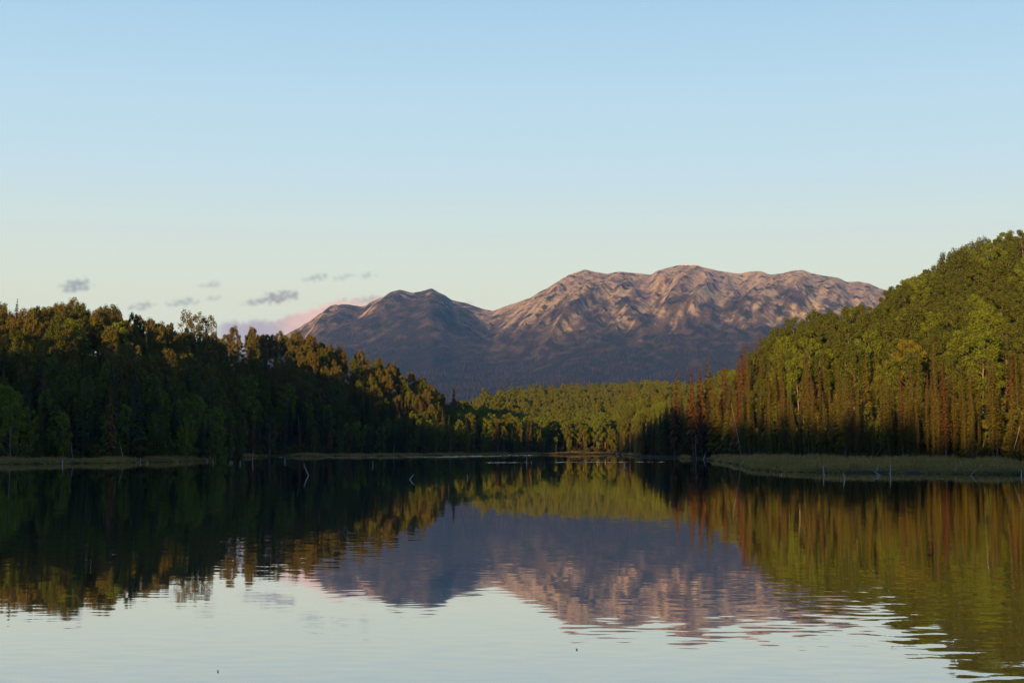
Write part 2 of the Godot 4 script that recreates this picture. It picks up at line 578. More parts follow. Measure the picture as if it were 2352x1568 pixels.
	for i in 26000:
		var z := rnd(-5700, -3600)
		var x := rnd(-0.19, 0.30) * -z
		var t := (z + RIDGE) / 3200.0
		if stand.get_noise_2d(x, z) + t * 0.9 - 0.48 < rnd(0.0, 0.25):
			continue
		var s := rnd(0.5, 1.15)
		where.append(Transform3D(Basis(Vector3.UP, rnd(0, TAU)).scaled(Vector3(s, s * rnd(0.9, 1.3), s)), Vector3(x, mountain_height(x, z) - 0.5, z)))
		tints.append(Color(0.75, 1.0, 0.55) if rng.randf() < 0.25 else Color(1, 0.95, 0.95) * rnd(0.7, 1.4))
	scatter("far_woods", mesh, where, tints, null)
	rng.state = lr

func scatter(called: String, mesh: Mesh, where: Array[Transform3D], tints: Array[Color], parent: Node) -> void:
	var mm := MultiMesh.new()
	mm.transform_format = MultiMesh.TRANSFORM_3D
	mm.use_colors = not tints.is_empty()
	mm.mesh = mesh
	mm.instance_count = where.size()
	for i in where.size():
		mm.set_instance_transform(i, where[i])
		if mm.use_colors:
			mm.set_instance_color(i, tints[i])
	var o := MultiMeshInstance3D.new()
	o.name = called if parent else numbered(called)
	o.multimesh = mm
	o.set_meta("kind", "stuff")
	(parent if parent else self).add_child(o, true)

# ================================================================ water
func lake() -> void:
	var bearings := []
	var az := -180.0
	while az < 180.0:
		bearings.append(az)
		var off := absf(az + 0.001)
		az += 0.16 if off < 23.0 else (1.0 if off < 60.0 else 5.0)
	bearings.append(180.0)
	var radii := [1.0, 4.0, 7.0]
	var r := 9.0
	while r < 600.0:
		radii.append(r)
		r *= 1.0042
	var a1 := _noise(301, 1.0, 2)
	var a2 := _noise(302, 1.0, 1)
	var patch := _noise(303, 0.045, 2)
	var gust := _noise(304, 0.012, 2)
	var g := Geo.new()
	var count := bearings.size()
	g.v.resize(radii.size() * count)
	g.n.resize(g.v.size())
	g.c.resize(g.v.size())
	g.c.fill(Color.WHITE)
	var shores := PackedFloat32Array()
	for b in bearings:
		shores.append(around(b)[0])
	var k := 0
	for d in radii:
		var calm: float = 0.0105 if d < 28 else (lerpf(0.0105, 0.0055, (d - 28) / 24.0) if d < 52 else (lerpf(0.0055, 0.0022, (d - 52) / 60.0) if d < 112 else 0.0018))
		for i in count:
			var b: float = bearings[i]
			var t := deg_to_rad(b)
			var x: float = sin(t) * d
			var z: float = -cos(t) * d
			g.v[k] = Vector3(x, 0, z)
			var amp: float = calm * clampf(0.75 + 1.3 * patch.get_noise_2d(x, z * 0.7), 0.25, 1.6)
			# cat's paws: wind on the open water under the far shore, and one thin streak
			var run: float = d / shores[i]
			if b > -12.5 and b < 2.5 and run > 0.80:
				amp += 0.28 * smoothstep(0.83, 0.90, run + gust.get_noise_2d(x, z) * 0.05) * smoothstep(-12.2, -10.5, b) * (1.0 - smoothstep(0.0, 2.0, b))
			if b > -1.8 and b < 8.0:
				amp += 0.20 * exp(-pow((d - 242.0 - b * 2.0) / 4.0, 2)) * smoothstep(-1.8, -1.0, b) * (1.0 - smoothstep(4.0, 8.0, b)) * smoothstep(-0.3, 0.1, gust.get_noise_2d(x * 4.0, 5.0))
			var sz := amp * 1.5 * a1.get_noise_2d(x * 1.1 + z * 0.12, z * 3.4)
			var sx := amp * 0.55 * a2.get_noise_2d(x * 1.5 + 50.0, z * 2.6)
			g.n[k] = Vector3(sx, 1, sz).normalized()
			k += 1
	g.f.resize((radii.size() - 1) * (count - 1) * 6)
	var at := 0
	for j in radii.size() - 1:
		for i in count - 1:
			var a := j * count + i
			g.f[at] = a
			g.f[at + 1] = a + count
			g.f[at + 2] = a + 1
			g.f[at + 3] = a + 1
			g.f[at + 4] = a + count
			g.f[at + 5] = a + count + 1
			at += 6
	lone("lake_water", done(g, M.water), "structure")

# ================================================================ reeds and grass on the flat shores
func reeds() -> void:
	var meshes := []
	for kind in 3:
		var g := Geo.new()
		for i in 11:
			var a := rnd(0, TAU)
			var foot := Vector3(rnd(-0.28, 0.28), -0.1, rnd(-0.28, 0.28))
			var tall := rnd(0.55, 1.15)
			var lean := Vector3(cos(a), 0, sin(a)) * rnd(0.03, 0.32)
			var side := Vector3(-sin(a + 0.7), 0, cos(a + 0.7)) * rnd(0.02, 0.035)
			var col := Color(1, 1, 1) * rnd(0.65, 1.3)
			if rng.randf() < 0.25:
				col = col * Color(1.5, 1.25, 1.1)
			var mid := foot + lean * 0.4 + Vector3.UP * tall * 0.6
			var tip := foot + lean + Vector3.UP * tall
			var m := side.cross(Vector3.UP).normalized()
			g.quad(foot - side, foot + side, mid + side, mid - side, m, col)
			g.tri(mid - side, mid + side, tip, col)
		meshes.append(done(g, M.reed))
	var plots := [[], [], []]
	var hues := [[], [], []]
	var mix := _noise(401, 0.08, 3)
	var clump := _noise(402, 0.25, 2)
	for az in range(-280, 300):
		var centre := az * 0.1 + 0.05
		var p := around(centre)
		var wide: float = p[1] - p[0] + 4.0
		var across: float = p[0] * deg_to_rad(0.1)
		var n := int(minf(wide * across * 5.0, 380.0))
		for i in n:
			var b := centre + rnd(-0.05, 0.05)
			var s := around(b)
			var u := pow(rng.randf(), 1.35)
			var d: float = s[0] + 0.15 + u * (s[1] - s[0] + 3.0)
			var q := spot(b, d)
			var k := mix.get_noise_2d(q.x, q.z)
			if b > 3.9 and b < 8.0 and (u > 0.25 or k < 0.2):
				continue
			if clump.get_noise_2d(q.x, q.z) < -0.28 and u < 0.3:
				continue
			var tall := rnd(0.42, 0.82) * (0.78 + 1.2 * k) * (0.55 + 0.45 * smoothstep(0.0, 0.12, u))
			if b > 9.5:
				tall *= 1.0 + 0.35 * smoothstep(0.25, 0.5, u)
			if b < 4.5 and b > -11.5:
				tall *= 0.8
			var j := rng.randi() % 3
			plots[j].append(Transform3D(Basis(Vector3.UP, rnd(0, TAU)).scaled(Vector3(1.15, tall, 1.15)), q))
			var dry := clampf(0.5 + 1.2 * k + rnd(-0.2, 0.2), 0, 1)
			if b < -11.0:
				dry *= 0.6
			hues[j].append(Color(0.68, 0.68, 0.5).lerp(Color(1.25, 0.98, 0.95), dry) * rnd(0.8, 1.15))
	var root := Node3D.new()
	root.name = numbered("reeds")
	root.set_meta("kind", "stuff")
	add_child(root, true)
	for j in 3:
		var where: Array[Transform3D] = []
		var tints: Array[Color] = []
		where.assign(plots[j])
		tints.assign(hues[j])
		scatter("blades", meshes[j], where, tints, root)

# ================================================================ trees
func broadleaf(seed_value: int, tall: float, wide: float, bare: float, clumps: int, leaves: int, size: float, plume: float) -> Array:
	rng.seed = seed_value
	var wood := Geo.new()
	var crown := Geo.new()
	var lean := Vector3(rnd(-0.06, 0.06), 0, rnd(-0.06, 0.06))
	var stem := []
	var girth := []
	for i in 7:
		var t := i / 6.0
		stem.append(Vector3(0, tall * 0.93 * t - 0.3, 0) + lean * tall * t * t + Vector3(rnd(-1, 1), 0, rnd(-1, 1)) * 0.16 * t)
		girth.append(lerpf(0.17, 0.03, t) * tall / 13.0)
	wood.tube(stem, girth, 6, Color.WHITE)
	for i in clumps:
		var t := (i + rnd(0.2, 0.8)) / clumps
		var h := lerpf(bare, 0.97, t)
		var reach := wide * 0.5 * sqrt(maxf(0.03, 1.0 - pow((t - 0.40) / 0.64, 2)))
		var a := i * 2.39996 + rnd(-0.5, 0.5)
		var r := reach * sqrt(rnd(0.12, 1.0)) * 0.84
		var c := Vector3(cos(a) * r, h * tall, sin(a) * r) + lean * tall * h * h
		var ts := clampf((h * tall - r * 0.75) / (tall * 0.93), 0.12, 0.97)
		var from: Vector3 = stem[int(ts * 6.0)].lerp(stem[mini(int(ts * 6.0) + 1, 6)], ts * 6.0 - int(ts * 6.0))
		wood.tube([from, from.lerp(c, 0.55) + Vector3(0, -0.18 * r * 0.4, 0), c + Vector3(0, 0.3, 0)], [0.055 * tall / 13.0, 0.035, 0.012], 4, Color(0.8, 0.78, 0.75))
		var cr := wide * rnd(0.105, 0.175) * (1.0 - 0.25 * t)
		var shade := rnd(0.82, 1.2)
		var warm := rnd(-0.1, 0.12)
		for k in leaves:
			var dir := ball()
			if dir.y < -0.2 and rng.randf() < 0.45:
				dir.y = -dir.y
			var q := c + Vector3(dir.x * cr, dir.y * cr * plume, dir.z * cr) * pow(rng.randf(), 0.42) * rnd(0.85, 1.22)
			var m := (dir * 0.75 + ball() * 0.85 + Vector3(0, 0.25, 0)).normalized()
			var u := m.cross(ball()).normalized() * size * rnd(0.6, 1.25)
			var w := m.cross(u).normalized() * size * rnd(0.45, 0.85)
			var tone := shade * rnd(0.78, 1.25)
			crown.quad(q - u, q - w * 0.8, q + u, q + w * 0.8, m, Color(tone * (1.0 + warm), tone, tone * 0.9))
	return [wood, crown]

func conifer(seed_value: int, tall: float, wide: float, levels: int, ring: int, droop: float, columnar: float, bare: float) -> Array:
	rng.seed = seed_value
	var wood := Geo.new()
	var crown := Geo.new()
	var lean := Vector3(rnd(-0.035, 0.035), 0, rnd(-0.035, 0.035))
	wood.tube([Vector3(0, -0.3, 0), lean * tall * 0.3 + Vector3(0, tall * 0.5, 0), lean * tall + Vector3(0, tall, 0)], [0.0095 * tall + 0.03, 0.006 * tall + 0.015, 0.012], 5, Color.WHITE)
	var wave := rnd(0, 9)
	for i in levels:
		var t := (i + rnd(0.1, 0.9)) / levels
		var y := tall * lerpf(bare, 0.995, t)
		var bend := lean * tall * pow(y / tall, 1.6)
		var prof := pow(1.0 - t, lerpf(0.95, 0.52, columnar)) * (1.0 + 0.18 * sin(t * 15.0 + wave) * columnar) * lerpf(1.0, lerpf(0.62, 1.0, smoothstep(0.0, 0.5, t)), columnar)
		prof = maxf(prof, 0.24 * columnar * smoothstep(1.0, 0.95, t) + 0.04)
		if t < 0.14:
			prof *= 0.55 + 0.45 * t / 0.14
		var r0 := wide * 0.5 * prof
		var n := ring if t < 0.9 else ring - 2
		for j in n:
			var a := TAU * (j + rnd(-0.35, 0.35)) / n + i * 1.1
			var out := Vector3(cos(a), 0, sin(a))
			var side := Vector3(-out.z, 0, out.x)
			var r := r0 * rnd(0.62, 1.25)
			var root := bend + Vector3(0, y, 0)
			var mid := root + out * r * 0.55 + Vector3(0, -droop * r * 0.30 + r * 0.05, 0)
			var tip := root + out * r + Vector3(0, -droop * r * rnd(0.6, 1.15), 0)
			var half := maxf(r * rnd(0.26, 0.40), 0.06)
			var sag := Vector3(0, -half * 0.45, 0)
			var tone := rnd(0.72, 1.28)
			var col := Color(tone * rnd(0.95, 1.1), tone, tone * 0.9)
			crown.tri(root, mid + side * half + sag, tip, col)
			crown.tri(root, tip, mid - side * half + sag, col * 0.97)
			for s in 3:   # twig ends hanging from the spray
				var f := rnd(0.45, 1.0)
				var b := root.lerp(tip, f) + side * half * rnd(-0.9, 0.9)
				var drop := b + out * rnd(0.02, 0.14) + Vector3(0, -rnd(0.05, 0.16) * (0.4 + r), 0)
				var e := side * rnd(0.05, 0.10) + out * rnd(-0.04, 0.04)
				crown.tri(b - e, b + e, drop, col * rnd(0.85, 1.15))
	for j in 10:   # dead twigs under the green
		var y := tall * bare * rnd(0.35, 1.1)
		var a := rnd(0, TAU)
		var e := Vector3(cos(a), -0.25, sin(a)) * rnd(0.25, 0.5) * wide * 0.5
		wood.tri(Vector3(0, y, 0), Vector3(0, y + 0.05, 0), Vector3(0, y, 0) + e, Color(0.9, 0.9, 0.9))
	return [wood, crown]

var kinds := {}
var protos := {}

func build_kinds() -> void:
	var keep := rng.state
	for i in 6:
		kinds["birch%d" % i] = broadleaf(500 + i, 13.0 + (i % 3), [7.0, 6.2, 7.8, 5.6, 6.6, 7.2][i], 0.30 + 0.03 * (i % 2), 30, 250, 0.185, 0.95)
	for i in 4:
		kinds["poplar%d" % i] = broadleaf(520 + i, 15.0 + i * 0.5, [6.4, 7.2, 5.6, 6.8][i], 0.34, 34, 160, 0.21, 1.75)
	for i in 3:
		kinds["sapling%d" % i] = broadleaf(540 + i, 7.0 + i, 3.6 + 0.4 * i, 0.14, 20, 150, 0.16, 1.2)
	for i in 3:
		kinds["open%d" % i] = broadleaf(560 + i, 14.0, 4.6, 0.36, 24, 75, 0.19, 1.9)
	for i in 3:
		kinds["far%d" % i] = broadleaf(580 + i, 12.0 + i, 6.8, 0.25, 22, 100, 0.35, 1.0)
	for i in 3:
		kinds["bush%d" % i] = broadleaf(600 + i, 3.0, 3.2, 0.06, 12, 60, 0.20, 0.9)
	for i in 6:
		kinds["column%d" % i] = conifer(700 + i, 12.5 + 0.6 * i, [1.95, 1.6, 2.2, 1.8, 1.5, 2.05][i], 58, 10, 0.38, [1.0, 0.9, 0.85, 1.0, 0.95, 0.8][i], 0.14)
	for i in 4:
		kinds["cone%d" % i] = conifer(720 + i, 14.0 + i, 4.0 + 0.4 * (i % 2), 58, 9, 0.55, 0.15, 0.08)
	for i in 3:
		kinds["rust%d" % i] = conifer(740 + i, 14.0 + i, 2.9 + 0.3 * i, 50, 6, 0.75, 0.35, 0.12)
	rng.state = keep

func proto(kind: String, foliage: String) -> Node3D:
	var key := kind + foliage
	if not protos.has(key):
		var root := Node3D.new()
		var g: Array = kinds[kind]
		var pale := not (kind.begins_with("column") or kind.begins_with("cone") or kind.begins_with("rust"))
		var wk := kind + "wood"
		if not protos.has(wk):
			protos[wk] = done(g[0], M.birch_bark if pale else M.dark_bark)
		part("trunk", protos[wk], root)
		part("crown", done(g[1], M[foliage]), root)
		protos[key] = root
	return protos[key]

func blend(kind: String, foliage: String) -> ArrayMesh:
	var key := kind + foliage + "one"
	if not protos.has(key):
		var g: Array = kinds[kind]
		var mesh := ArrayMesh.new()
		g[1].into(mesh, M[foliage])
		g[0].into(mesh, M.birch_bark if not (kind.begins_with("column") or kind.begins_with("cone") or kind.begins_with("rust")) else M.dark_bark)
		protos[key] = mesh
	return protos[key]

func pick(a: Array) -> String:
	return a[rng.randi() % a.size()]

func choose(az: float, s: float, inland: float) -> Array:   # [kind, foliage, scale] for a tree at that bearing, s up the slope, metres inland
	var left := az < -2.4
	var right := az > 4.7
	var u := rng.randf()
	if left:
		if inland < 14.0:
			if u < 0.55:
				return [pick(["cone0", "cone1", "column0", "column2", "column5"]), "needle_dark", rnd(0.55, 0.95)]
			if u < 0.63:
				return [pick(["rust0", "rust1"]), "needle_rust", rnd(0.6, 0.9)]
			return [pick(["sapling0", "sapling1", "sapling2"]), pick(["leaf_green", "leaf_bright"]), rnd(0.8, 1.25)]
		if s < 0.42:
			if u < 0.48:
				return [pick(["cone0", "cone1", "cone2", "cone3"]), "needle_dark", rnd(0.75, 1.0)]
			if u < 0.57:
				return [pick(["rust0", "rust1", "rust2"]), "needle_rust", rnd(0.75, 1.0)]
			return [pick(["birch0", "birch1", "birch3", "poplar2"]), pick(["leaf_green", "leaf_bright", "leaf_green"]), rnd(0.6, 0.85)]
		if u < 0.05:
			return [pick(["cone1", "rust2"]), pick(["needle_dark", "needle_rust"]), rnd(0.75, 0.95)]
		if u < 0.65:
			return [pick(["poplar0", "poplar1", "poplar2", "poplar3"]), pick(["leaf_brown", "leaf_olive", "leaf_olive", "leaf_green"]), rnd(0.62, 0.88)]
		return [pick(["birch0", "birch2", "birch4", "birch5"]), pick(["leaf_olive", "leaf_brown", "leaf_green"]), rnd(0.64, 0.86)]
	if right and not (az < 9.0 and inland > 70.0):
		if az < 10.0:
			if u < 0.50:
				return [pick(["column0", "column2", "column5", "cone0", "cone2", "cone3"]), pick(["needle", "needle", "needle_dark"]), rnd(0.6, 1.05) if az > 6.2 else rnd(0.45, 0.75)]
			if u < 0.72:
				return [pick(["rust0", "rust1", "rust2"]), "needle_rust", rnd(0.7, 1.1) if az > 6.2 else rnd(0.45, 0.75)]
			return [pick(["birch1", "birch3", "sapling2", "sapling1"]), "leaf_green", rnd(0.6, 0.9)]
		if inland < 34.0:
			if u < 0.78:
				return [pick(["column0", "column1", "column2", "cone0", "column4", "column5"]), "needle", rnd(0.55, 1.12)]
			if u < 0.88:
				return [pick(["rust0", "rust1", "rust2"]), "needle_rust", rnd(0.75, 1.05)]
			return [pick(["cone0", "sapling0", "column4"]), pick(["needle", "leaf_green"]), rnd(0.5, 0.8)]
		if inland < 60.0:
			if u < 0.30:
				return [pick(["rust0", "rust1", "rust2", "cone1", "column3"]), pick(["needle_rust", "needle"]), rnd(0.8, 1.05)]
			return [pick(["birch0", "birch1", "birch2", "birch4", "birch5"]), pick(["leaf_green", "leaf_green", "leaf_green", "leaf_bright"]), rnd(0.8, 1.1)]
		if u < 0.07:
			return [pick(["rust0", "rust1", "cone0"]), "needle_rust", rnd(0.7, 0.9)]
		return [pick(["birch0", "birch1", "birch2", "birch3", "birch4", "birch5", "poplar1"]), pick(["leaf_green", "leaf_green", "leaf_green", "leaf_green", "leaf_bright"]), rnd(0.76, 1.12)]
	if inland < 26.0:
		if u < 0.62:
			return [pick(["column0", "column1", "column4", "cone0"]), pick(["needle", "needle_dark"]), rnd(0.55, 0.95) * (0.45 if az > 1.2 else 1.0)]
		if u < 0.76:
			return [pick(["rust0", "rust1"]), "needle_rust", rnd(0.6, 0.95) * (0.5 if az > 1.2 else 1.0)]
		return [pick(["birch1", "birch3", "sapling2"]), "leaf_bright", rnd(0.7, 0.95) * (0.5 if az > 1.2 else 1.0)]
	if u < 0.09:
		return [pick(["rust0", "column1", "cone1"]), pick(["needle_rust", "needle", "needle_dark"]), rnd(0.6, 0.95)]
	if inland < 160.0:
		return [pick(["birch0", "birch1", "birch2", "birch4", "birch5"]), pick(["leaf_bright", "leaf_far"]), rnd(0.65, 1.0)]
	return [pick(["far0", "far1", "far2"]), pick(["leaf_far", "leaf_far", "leaf_far", "leaf_green"]), rnd(0.58, 1.08)]

func column_of(p: Vector3) -> Vector2:   # where a point stands in the photograph, to find out which trees can be told apart in it
	var d := (p - Vector3(0, EYE, 0)).rotated(Vector3.RIGHT, -pitch)
	return Vector2(1176.0 + d.x / -d.z * FOCAL, 784.0 - d.y / -d.z * FOCAL)

func forest() -> void:
	build_kinds()
	rng.seed = 4711
	var trees := []
	var az := -180.0
	# rows of trees from the shore up to and over the ridges
	var gap := 4.0
	for band in 400:
		var t := band * gap
		if t > 800.0:
			break
		az = -180.0
		while az < 75.0:
			var p := around(az)
			var d: float = p[1] + t
			var seen := absf(az) < 21.5
			var mid: bool = p[2] > 650.0
			var b_sparse := az > -50.0 or t < 50.0
			var step := gap * (1.0 if seen else 1.5) * (1.0 if not mid else lerpf(1.3, 2.0, clampf(t / 500.0, 0, 1)))
			az += rad_to_deg(step / d) * rnd(0.75, 1.25)
			if t > p[2] - p[1] + 18.0 or (not seen and b_sparse and band % 2 == 1) or (mid and t > 200.0 and band % 3 == 2):
				continue
			var dd := d + rnd(-0.45, 0.45) * gap
			var b := az
			var s: float = t / (p[2] - p[1])
			if not mid and t > 38.0 and rng.randf() < (0.56 if az > 10.8 else 0.30):
				continue
			if az > 10.8 and t < 44.0 and rng.randf() < (0.5 if t < 14.0 else 0.66):
				continue
			var pk := choose(b, s, t)
			if b > 4.7 and b < 5.3 and rng.randf() < 0.3:
				continue
			trees.append({"at": spot(b, maxf(dd, p[1] - 1.0)), "az": b, "d": dd, "s": s, "t": t, "kind": pk[0], "leaf": pk[1], "size": pk[2], "turn": rnd(0, TAU)})
	# the close stand of narrow spruces behind the reeds
	for i in 130:
		var b := rnd(8.6, 21.0)
		var p := around(b)
		var t := 16.0 * pow(rng.randf(), 1.2) - 3.0
		var young := rng.randf() < 0.45
		trees.append({"at": spot(b, p[1] + t), "az": b, "d": p[1] + t, "s": t / (p[2] - p[1]), "t": t, "kind": "column%d" % (rng.randi() % 6), "leaf": "needle" if rng.randf() < 0.94 else "needle_rust", "size": rnd(0.3, 0.6) if young else rnd(0.62, 1.08), "turn": rnd(0, TAU)})
	# dark spruces that begin at the narrows and step up towards the right hill
	for i in 170:
		var b := rnd(4.2, 9.6)
		var p := around(b)
		var t := 34.0 * rng.randf() - 2.0
		var u := rng.randf()
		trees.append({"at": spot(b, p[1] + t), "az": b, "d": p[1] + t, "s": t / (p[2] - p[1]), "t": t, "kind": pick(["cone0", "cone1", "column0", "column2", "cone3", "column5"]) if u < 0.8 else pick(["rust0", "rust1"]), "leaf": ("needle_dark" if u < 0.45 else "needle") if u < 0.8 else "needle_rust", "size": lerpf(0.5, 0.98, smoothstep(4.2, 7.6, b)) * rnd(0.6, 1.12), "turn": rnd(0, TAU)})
	# trees the photograph singles out: column, top, distance, kind, foliage
	for k in [[1782, 765, 345, "rust2", "needle_rust"], [1697, 792, 330, "rust1", "needle_rust"], [1660, 800, 335, "rust0", "needle_rust"], [1632, 808, 340, "cone1", "needle"], [1592, 838, 330, "rust1", "needle_rust"], [1612, 832, 335, "rust0", "needle_rust"],
		[1548, 852, 345, "rust0", "needle_rust"], [1720, 818, 318, "cone2", "needle"], [1850, 756, 335, "rust1", "needle_rust"], [1745, 825, 322, "cone0", "needle"], [1040, 880, 540, "rust1", "needle_rust"], [1447, 872, 900, "rust0", "needle_rust"],
		[390, 838, 330, "rust1", "needle_rust"], [833, 890, 462, "rust0", "needle_rust"], [430, 716, 398, "open0", "leaf_olive"], [452, 722, 399, "open1", "leaf_olive"], [468, 726, 402, "open2", "leaf_olive"], [2085, 785, 262, "birch2", "leaf_yellow"],
		[570, 862, 415, "birch1", "leaf_bright"], [660, 880, 440, "birch3", "leaf_bright"], [345, 868, 300, "birch3", "leaf_bright"], [410, 888, 300, "birch1", "leaf_bright"], [15, 890, 252, "birch0", "leaf_bright"], [160, 742, 330, "birch4", "leaf_bright"], [270, 745, 345, "birch0", "leaf_bright"]]:
		var b := rad_to_deg(atan((k[0] - 1176.0) / FOCAL / cos(pitch)))
		var foot := spot(b, k[2])
		var p := around(b)
		var top: float = EYE + (HORIZON - k[1]) / FOCAL * k[2]
		var full: float = 0.0
		for q in kinds[k[3]][1].v:
			full = maxf(full, q.y)
		trees.append({"at": foot, "az": b, "d": float(k[2]), "s": clampf((k[2] - p[1]) / (p[2] - p[1]), 0, 1), "t": k[2] - p[1], "kind": k[3], "leaf": k[4], "size": clampf((top - foot.y) / full, 0.4, 1.6), "turn": rnd(0, TAU)})
	# which of them show: nearest first over a coarse picture
	trees.sort_custom(func(a, b): return a.d < b.d)
	var taken := PackedByteArray()
	taken.resize(588 * 392)
	for e in trees:
		var g: Array = kinds[e.kind]
		var tall: float = 13.0 * e.size
		var wide := 6.0
		if e.kind.begins_with("column"):
			wide = 1.4
		elif e.kind.begins_with("rust") or e.kind.begins_with("cone"):
			wide = 2.8
		elif e.kind.begins_with("sapling"):
			wide = 3.6
			tall = 7.5 * e.size
		wide *= e.size
		e.tall = tall
		e.shows = 0
		if absf(e.az) > 21.0:
			continue
		var a := column_of(e.at) / 4.0
		var b := column_of(e.at + Vector3(0, tall, 0)) / 4.0
		e.x = a.x * 4.0
		var half: float = wide / e.d * FOCAL / 8.0
		var slim: bool = wide < 3.5
		for y in range(maxi(0, int(b.y)), mini(391, int(a.y)) + 1):
			var t: float = (y - b.y) / maxf(a.y - b.y, 0.1)
			var w: float = half * (minf(1.0, t * 1.6 + 0.1) if slim else sqrt(maxf(0.02, 1.0 - pow((t - 0.42) / 0.46, 2))))
			for x in range(maxi(0, int(a.x - w + 0.5)), mini(587, int(a.x + w)) + 1):
				if taken[y * 588 + x] == 0:
					taken[y * 588 + x] = 1
					e.shows += 1
	var order := trees.filter(func(e): return e.shows >= 9)
	order.sort_custom(func(a, b): return a.shows > b.shows)
	var quota := {"birch": 280, "spruce": 270, "dead": 110}
	var singled := []
	for e in order:
		var c := sort_of(e)
		if quota[c] > 0:
			quota[c] -= 1
			e.thing = true
			singled.append(e)
	label_trees(singled)
	for e in singled:
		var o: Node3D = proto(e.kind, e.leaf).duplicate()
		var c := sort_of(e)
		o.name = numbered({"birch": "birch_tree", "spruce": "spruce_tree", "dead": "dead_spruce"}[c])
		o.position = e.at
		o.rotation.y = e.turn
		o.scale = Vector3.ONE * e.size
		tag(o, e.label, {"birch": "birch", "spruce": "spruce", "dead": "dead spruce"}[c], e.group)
		add_child(o, true)
	# all the others: behind these, beyond the frame, or too small to tell apart
	var rest := {}
	for e in trees:
		if e.get("thing", false):
			continue
		var key: String = e.kind + "|" + e.leaf
		if not rest.has(key):
			rest[key] = []
		rest[key].append(Transform3D(Basis(Vector3.UP, e.turn).scaled(Vector3.ONE * e.size), e.at))
	var wood := Node3D.new()
	wood.name = numbered("forest")
	wood.set_meta("kind", "stuff")
	add_child(wood, true)
	for key in rest:
		var where: Array[Transform3D] = []
		where.assign(rest[key])
		var bits: PackedStringArray = key.split("|")
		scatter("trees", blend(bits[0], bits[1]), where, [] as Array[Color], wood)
	undergrowth()
	for key in protos:
		if protos[key] is Node:
			protos[key].free()

func sort_of(e: Dictionary) -> String:
	if e.leaf == "needle_rust":
		return "dead"
	return "spruce" if e.leaf.begins_with("needle") else "birch"

func label_trees(list: Array) -> void:
	var cells := {}
	for e in list:
		var side := "left hill" if e.az < -2.4 else ("right bank" if e.az > 4.7 else "middle woods")
		var row := ""
		if side == "middle woods":
			row = "lake edge" if e.t < 27.0 else ("lower rise" if e.t < 200.0 else "upper rise")
		elif side == "right bank":
			row = "shore row" if e.t < 16.0 else ("second row" if e.t < 36.0 else ("lower slope" if e.s < 0.5 else ("upper slope" if e.s < 0.85 else "skyline")))
		else:
			row = "shore row" if e.t < 16.0 else ("lower slope" if e.s < 0.42 else ("upper slope" if e.s < 0.78 else "ridge"))
		var under := ""
		var marks := [[130, "at photo's left edge"], [250, "below the lone grey cloud"], [400, "below the small low clouds"], [520, "below the feathery ridge-top poplars"], [650, "below the long mauve cloud"], [780, "below the mountain's left shoulder"], [900, "left of the twin summit"], [1010, "below the twin summit"],
			[1090, "right of the twin summit"], [1200, "below the mountain saddle"], [1330, "below the lit spur"], [1450, "below the sharp left crag"], [1540, "left of the summit buildings"], [1640, "below the summit buildings"], [1760, "right of the summit buildings"], [1820, "left of the rounded right knob"], [1880, "below the rounded right knob"], [1940, "right of the rounded right knob"], [2000, "below the mountain's right end"], [2050, "left of the golden-topped birch"],
			[2110, "by the golden-topped birch"], [2170, "right of the golden-topped birch"], [2230, "below the hill's shoulder"], [2290, "right of the hill's shoulder"], [9999, "near photo's right edge"]]
		for m in marks:
			if e.x < m[0]:
				under = m[1]
				break
		var c := sort_of(e)
		var hue: String = {"leaf_green": "green", "leaf_bright": "bright-green", "leaf_olive": "olive", "leaf_brown": "brownish", "leaf_yellow": "golden-topped", "leaf_far": "yellow-green", "needle": "olive", "needle_dark": "dark", "needle_rust": "rust"}[e.leaf]
		var form := ""
		if c == "birch":
			form = "young" if e.kind.begins_with("sapling") else ("feathery" if e.kind.begins_with("open") else ("upright" if e.kind.begins_with("poplar") else "round"))
		else:
			form = "narrow" if e.kind.begins_with("column") else ("broad" if e.kind.begins_with("cone") else "")
		var noun: String = {"birch": "birch", "spruce": "spruce", "dead": "dead spruce"}[c]
		e.look = hue + " " + (form + " " if form else "") + noun
		e.place = side + " " + row + ", " + under
		if side == "middle woods":
			e.place = "middle woods " + row + ", " + under
		e.group = {"birch": "birches", "spruce": "spruces", "dead": "dead spruces"}[c] + " of the " + side
		var key: String = e.look + e.place
		if not cells.has(key):
			cells[key] = []
		cells[key].append(e)
	var nth := ["first", "second", "third", "fourth", "fifth", "sixth", "seventh", "eighth", "ninth", "tenth", "eleventh", "twelfth", "thirteenth", "fourteenth", "fifteenth", "sixteenth", "seventeenth", "eighteenth", "nineteenth", "twentieth", "twenty-first", "twenty-second", "twenty-third", "twenty-fourth"]
	for key in cells:
		var mates: Array = cells[key]
		mates.sort_custom(func(a, b): return a.x < b.x)
		for i in mates.size():
			var e: Dictionary = mates[i]
			if mates.size() == 1:
				e.label = e.look + ", " + e.place
			elif mates.size() == 2:
				e.label = ("left one: " if i == 0 else "right one: ") + e.look + ", " + e.place
			else:
				e.label = nth[mini(i, 23)] + " from left: " + e.look + ", " + e.place

